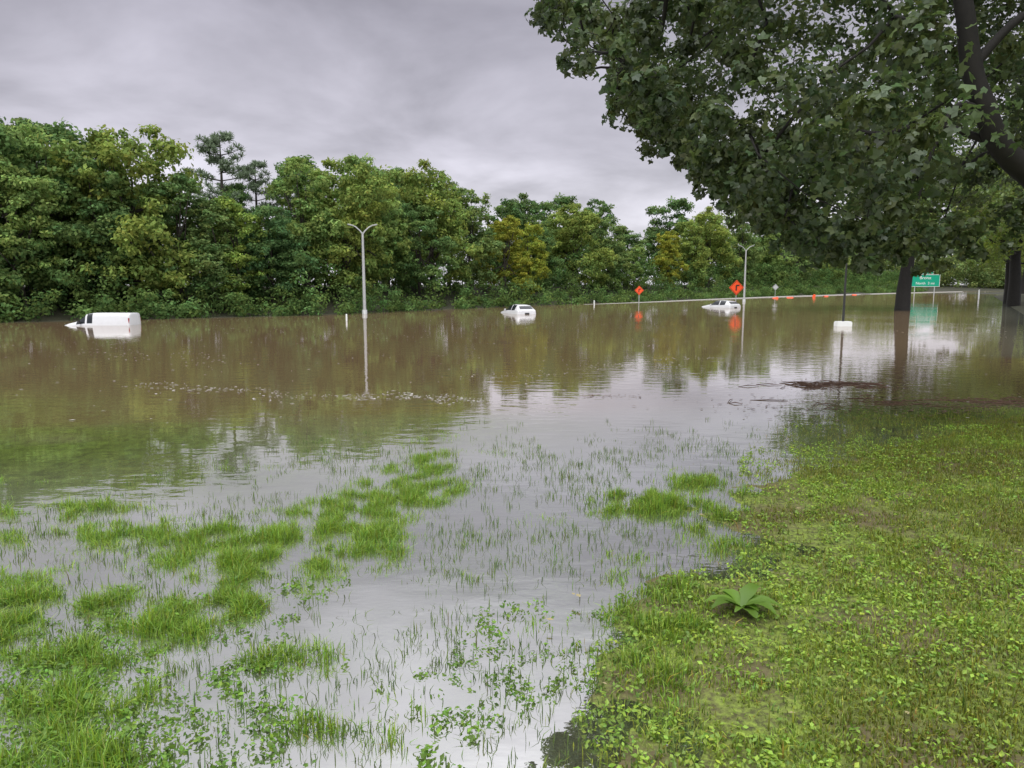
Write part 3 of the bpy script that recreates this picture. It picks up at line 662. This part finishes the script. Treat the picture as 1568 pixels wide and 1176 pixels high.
def barrel(loc, tilt, yaw):
    zs = [-.5, 0, .0, .16, .16, .32, .32, .48, .48, .62, .7]; rr = [.32, .30, .295, .29, .285, .28, .275, .27, .265, .26, .12]
    v, f = tube([(0, 0, z) for z in zs], rr, 14)
    k = 14; g0 = []; g1 = []
    for i in range(len(zs) - 1):
        (g1 if i in (3, 7) else g0).append(f[i * k:(i + 1) * k])
    o_ = add_obj('traffic_barrel', mesh_from('traffic_barrel', v, [(np.concatenate(g0), 0), (np.concatenate(g1), 1)]), [M_orange, M_sw], loc=loc, scale=(1, 1, 1))
    o_.rotation_euler = (0, tilt, yaw)
for bx_, y, tl, yw in [(.353, 138, 1.35, .2), (.373, 144, 1.5, -.5), (.405, 152, .3, 0), (.421, 160, 1.5, .4), (.459, 182, 1.5, .2)]: barrel((bx_ * y, y, -.14), tl, yw)
# concrete median barrier, just awash
def barrier(name, pts, w, h):
    P = np.array(pts, float); V = []; F = []
    for i, p in enumerate(P):
        t = P[min(i + 1, len(P) - 1)] - P[max(i - 1, 0)]; t = t / np.linalg.norm(t); s = np.array([-t[1], t[0]])
        for a, z in ((-w, -.9), (-w * .8, 0), (-w * .4, h[i]), (w * .4, h[i]), (w * .8, 0), (w, -.9)): V.append((p[0] + s[0] * a, p[1] + s[1] * a, z))
    for i in range(len(P) - 1):
        for j in range(5): F.append((i * 6 + j, i * 6 + j + 1, (i + 1) * 6 + j + 1, (i + 1) * 6 + j))
    add_obj(name, mesh_from(name, np.array(V), [(np.array(F), 0)]), [M_conc])
barrier('concrete_road_barrier', [(9, 94), (20, 108), (34, 127), (52, 150), (75, 176), (110, 215), (160, 265)], .3, [.01, .05, .10, .13, .15, .15, .15])
# highway guide sign
e = empty('highway_guide_sign', (83, 150, 0), -.25)
box('panel', (0, 0, 3.3), (5.2, .06, 2.3), M_green, e, .02); box('border', (0, .0, 3.3), (5.34, .04, 2.44), M_sw, e, .02)
box('exit_panel', (.1, 0, 5.2), (2.6, .06, 1.1), M_green, e, .02); box('exit_border', (.1, .0, 5.2), (2.72, .04, 1.22), M_sw, e, .02)
for sx in (-1.8, 1.8): box('post', (sx, .12, 1.7), (.14, .14, 5.4), M_galv, e, .01)
for txt, x_, z_, s_ in (('Bronx', 0, 3.6, .85), ('North  3 mi', 0, 2.55, .7), ('EXIT 15 W', .1, 5.05, .44)):
    cu = bpy.data.curves.new('legend', 'FONT'); cu.body = txt; cu.size = s_; cu.align_x = 'CENTER'; cu.extrude = .004; cu.offset = .004
    t = bpy.data.objects.new('legend', cu); COL.objects.link(t); t.parent = e; t.location = (x_, -.045, z_); t.rotation_euler = (math.pi / 2, 0, 0); cu.materials.append(M_sw)
# dark park lamp pole on a concrete base
e = empty('park_lamp_post', (20.1, 45, 0))
v, f = tube([(0, 0, .3), (0, 0, 2), (0, 0, 4.4), (0, 0, 4.45)], [.075, .065, .055, .08], 10); add_obj('pole', mesh_from('pole', v, [(f, 0)], smooth=True), [M_dark], parent=e)
v, f = tube([(0, 0, 4.45), (0, 0, 4.5), (0, 0, 4.75), (0, 0, 4.8), (0, 0, 4.9)], [.08, .11, .13, .15, .03], 12); add_obj('lantern', mesh_from('lantern', v, [(f, 0)], smooth=True), [M_dark], parent=e)
box('base', (0, 0, -.15), (.9, .6, .9), M_sw, e, .05)
# small posts
for (x_, y_, h_, r_) in ((-11.6, 52, .45, .06), (10.5, 95, .5, .08), (84, 134, 1.6, .12)):
    v, f = tube([(0, 0, -1), (0, 0, h_ * .9), (0, 0, h_), (0, 0, h_ + .02)], [r_, r_, r_ * .8, .01], 8); add_obj('marker_post', mesh_from('marker_post', v, [(f, 0)]), [M_sw], loc=(x_, y_, 0))

# ------------------------------------------------------------------ sky / light
w = bpy.data.worlds.new('World'); sc.world = w; w.use_nodes = True
nt = w.node_tree; nt.nodes.clear(); out = nd(nt, 'ShaderNodeOutputWorld')
sky = nd(nt, 'ShaderNodeTexSky', sky_type='NISHITA'); sky.sun_disc = False; sky.sun_elevation = math.radians(52); sky.sun_rotation = math.radians(200)
b1 = nd(nt, 'ShaderNodeBackground'); b1.inputs[1].default_value = .1; nt.links.new(sky.outputs[0], b1.inputs[0])
tc = nd(nt, 'ShaderNodeTexCoord'); sp = nd(nt, 'ShaderNodeSeparateXYZ'); nt.links.new(tc.outputs['Generated'], sp.inputs[0])
ad = nd(nt, 'ShaderNodeMath', operation='ADD'); ad.inputs[1].default_value = .24; nt.links.new(sp.outputs['Z'], ad.inputs[0])
ab = nd(nt, 'ShaderNodeMath', operation='MAXIMUM'); ab.inputs[1].default_value = .05; nt.links.new(ad.outputs[0], ab.inputs[0])
dx = nd(nt, 'ShaderNodeMath', operation='DIVIDE'); dy = nd(nt, 'ShaderNodeMath', operation='DIVIDE')
nt.links.new(sp.outputs['X'], dx.inputs[0]); nt.links.new(ab.outputs[0], dx.inputs[1]); nt.links.new(sp.outputs['Y'], dy.inputs[0]); nt.links.new(ab.outputs[0], dy.inputs[1])
cb = nd(nt, 'ShaderNodeCombineXYZ'); nt.links.new(dx.outputs[0], cb.inputs[0]); nt.links.new(dy.outputs[0], cb.inputs[1])
n1 = nd(nt, 'ShaderNodeTexNoise'); n1.inputs['Scale'].default_value = 1.5; n1.inputs['Detail'].default_value = 6; n1.inputs['Roughness'].default_value = .52; n1.inputs['Distortion'].default_value = .25
nt.links.new(cb.outputs[0], n1.inputs['Vector'])
rp = nd(nt, 'ShaderNodeValToRGB'); el = rp.color_ramp.elements
el[0].position = 0; el[0].color = (.88, .86, .94, 1); el[1].position = 1; el[1].color = (2.1, 2.1, 2.15, 1)
for p_, c_ in ((.07, (.83, .81, .89)), (.17, (.62, .60, .68)), (.33, (.41, .395, .46)), (.42, (.62, .61, .67)), (.55, (.98, .97, 1.03)), (.7, (1.7, 1.7, 1.75))):
    q = el.new(p_); q.color = (*c_, 1)
nt.links.new(sp.outputs['Z'], rp.inputs[0])
mr = nd(nt, 'ShaderNodeMapRange'); mr.inputs[1].default_value = .34; mr.inputs[2].default_value = .66; mr.inputs[3].default_value = .68; mr.inputs[4].default_value = 1.3
nt.links.new(n1.outputs['Fac'], mr.inputs[0])
vm = nd(nt, 'ShaderNodeVectorMath', operation='SCALE'); nt.links.new(rp.outputs[0], vm.inputs[0]); nt.links.new(mr.outputs[0], vm.inputs['Scale'])
b2 = nd(nt, 'ShaderNodeBackground'); nt.links.new(vm.outputs[0], b2.inputs[0]); b2.inputs[1].default_value = 1
ms = nd(nt, 'ShaderNodeMixShader'); ms.inputs[0].default_value = .94
nt.links.new(b1.outputs[0], ms.inputs[1]); nt.links.new(b2.outputs[0], ms.inputs[2]); nt.links.new(ms.outputs[0], out.inputs[0])

sl = bpy.data.lights.new('sun', 'SUN'); sl.energy = 1.2; sl.angle = math.radians(25); sl.color = (1, .97, .92)
so = bpy.data.objects.new('sun', sl); COL.objects.link(so); so.rotation_euler = (math.radians(38), 0, math.radians(-20))

cam = bpy.data.cameras.new('camera'); co = bpy.data.objects.new('camera', cam); COL.objects.link(co)
cam.lens = 26; cam.sensor_width = 36; cam.clip_end = 3000; cam.clip_start = .05
co.location = (0, 0, 2.5); co.rotation_euler = (math.radians(90 - 7.65), 0, 0)
sc.camera = co
sc.view_settings.view_transform = 'Standard'; sc.view_settings.look = 'None'; sc.view_settings.exposure = 0
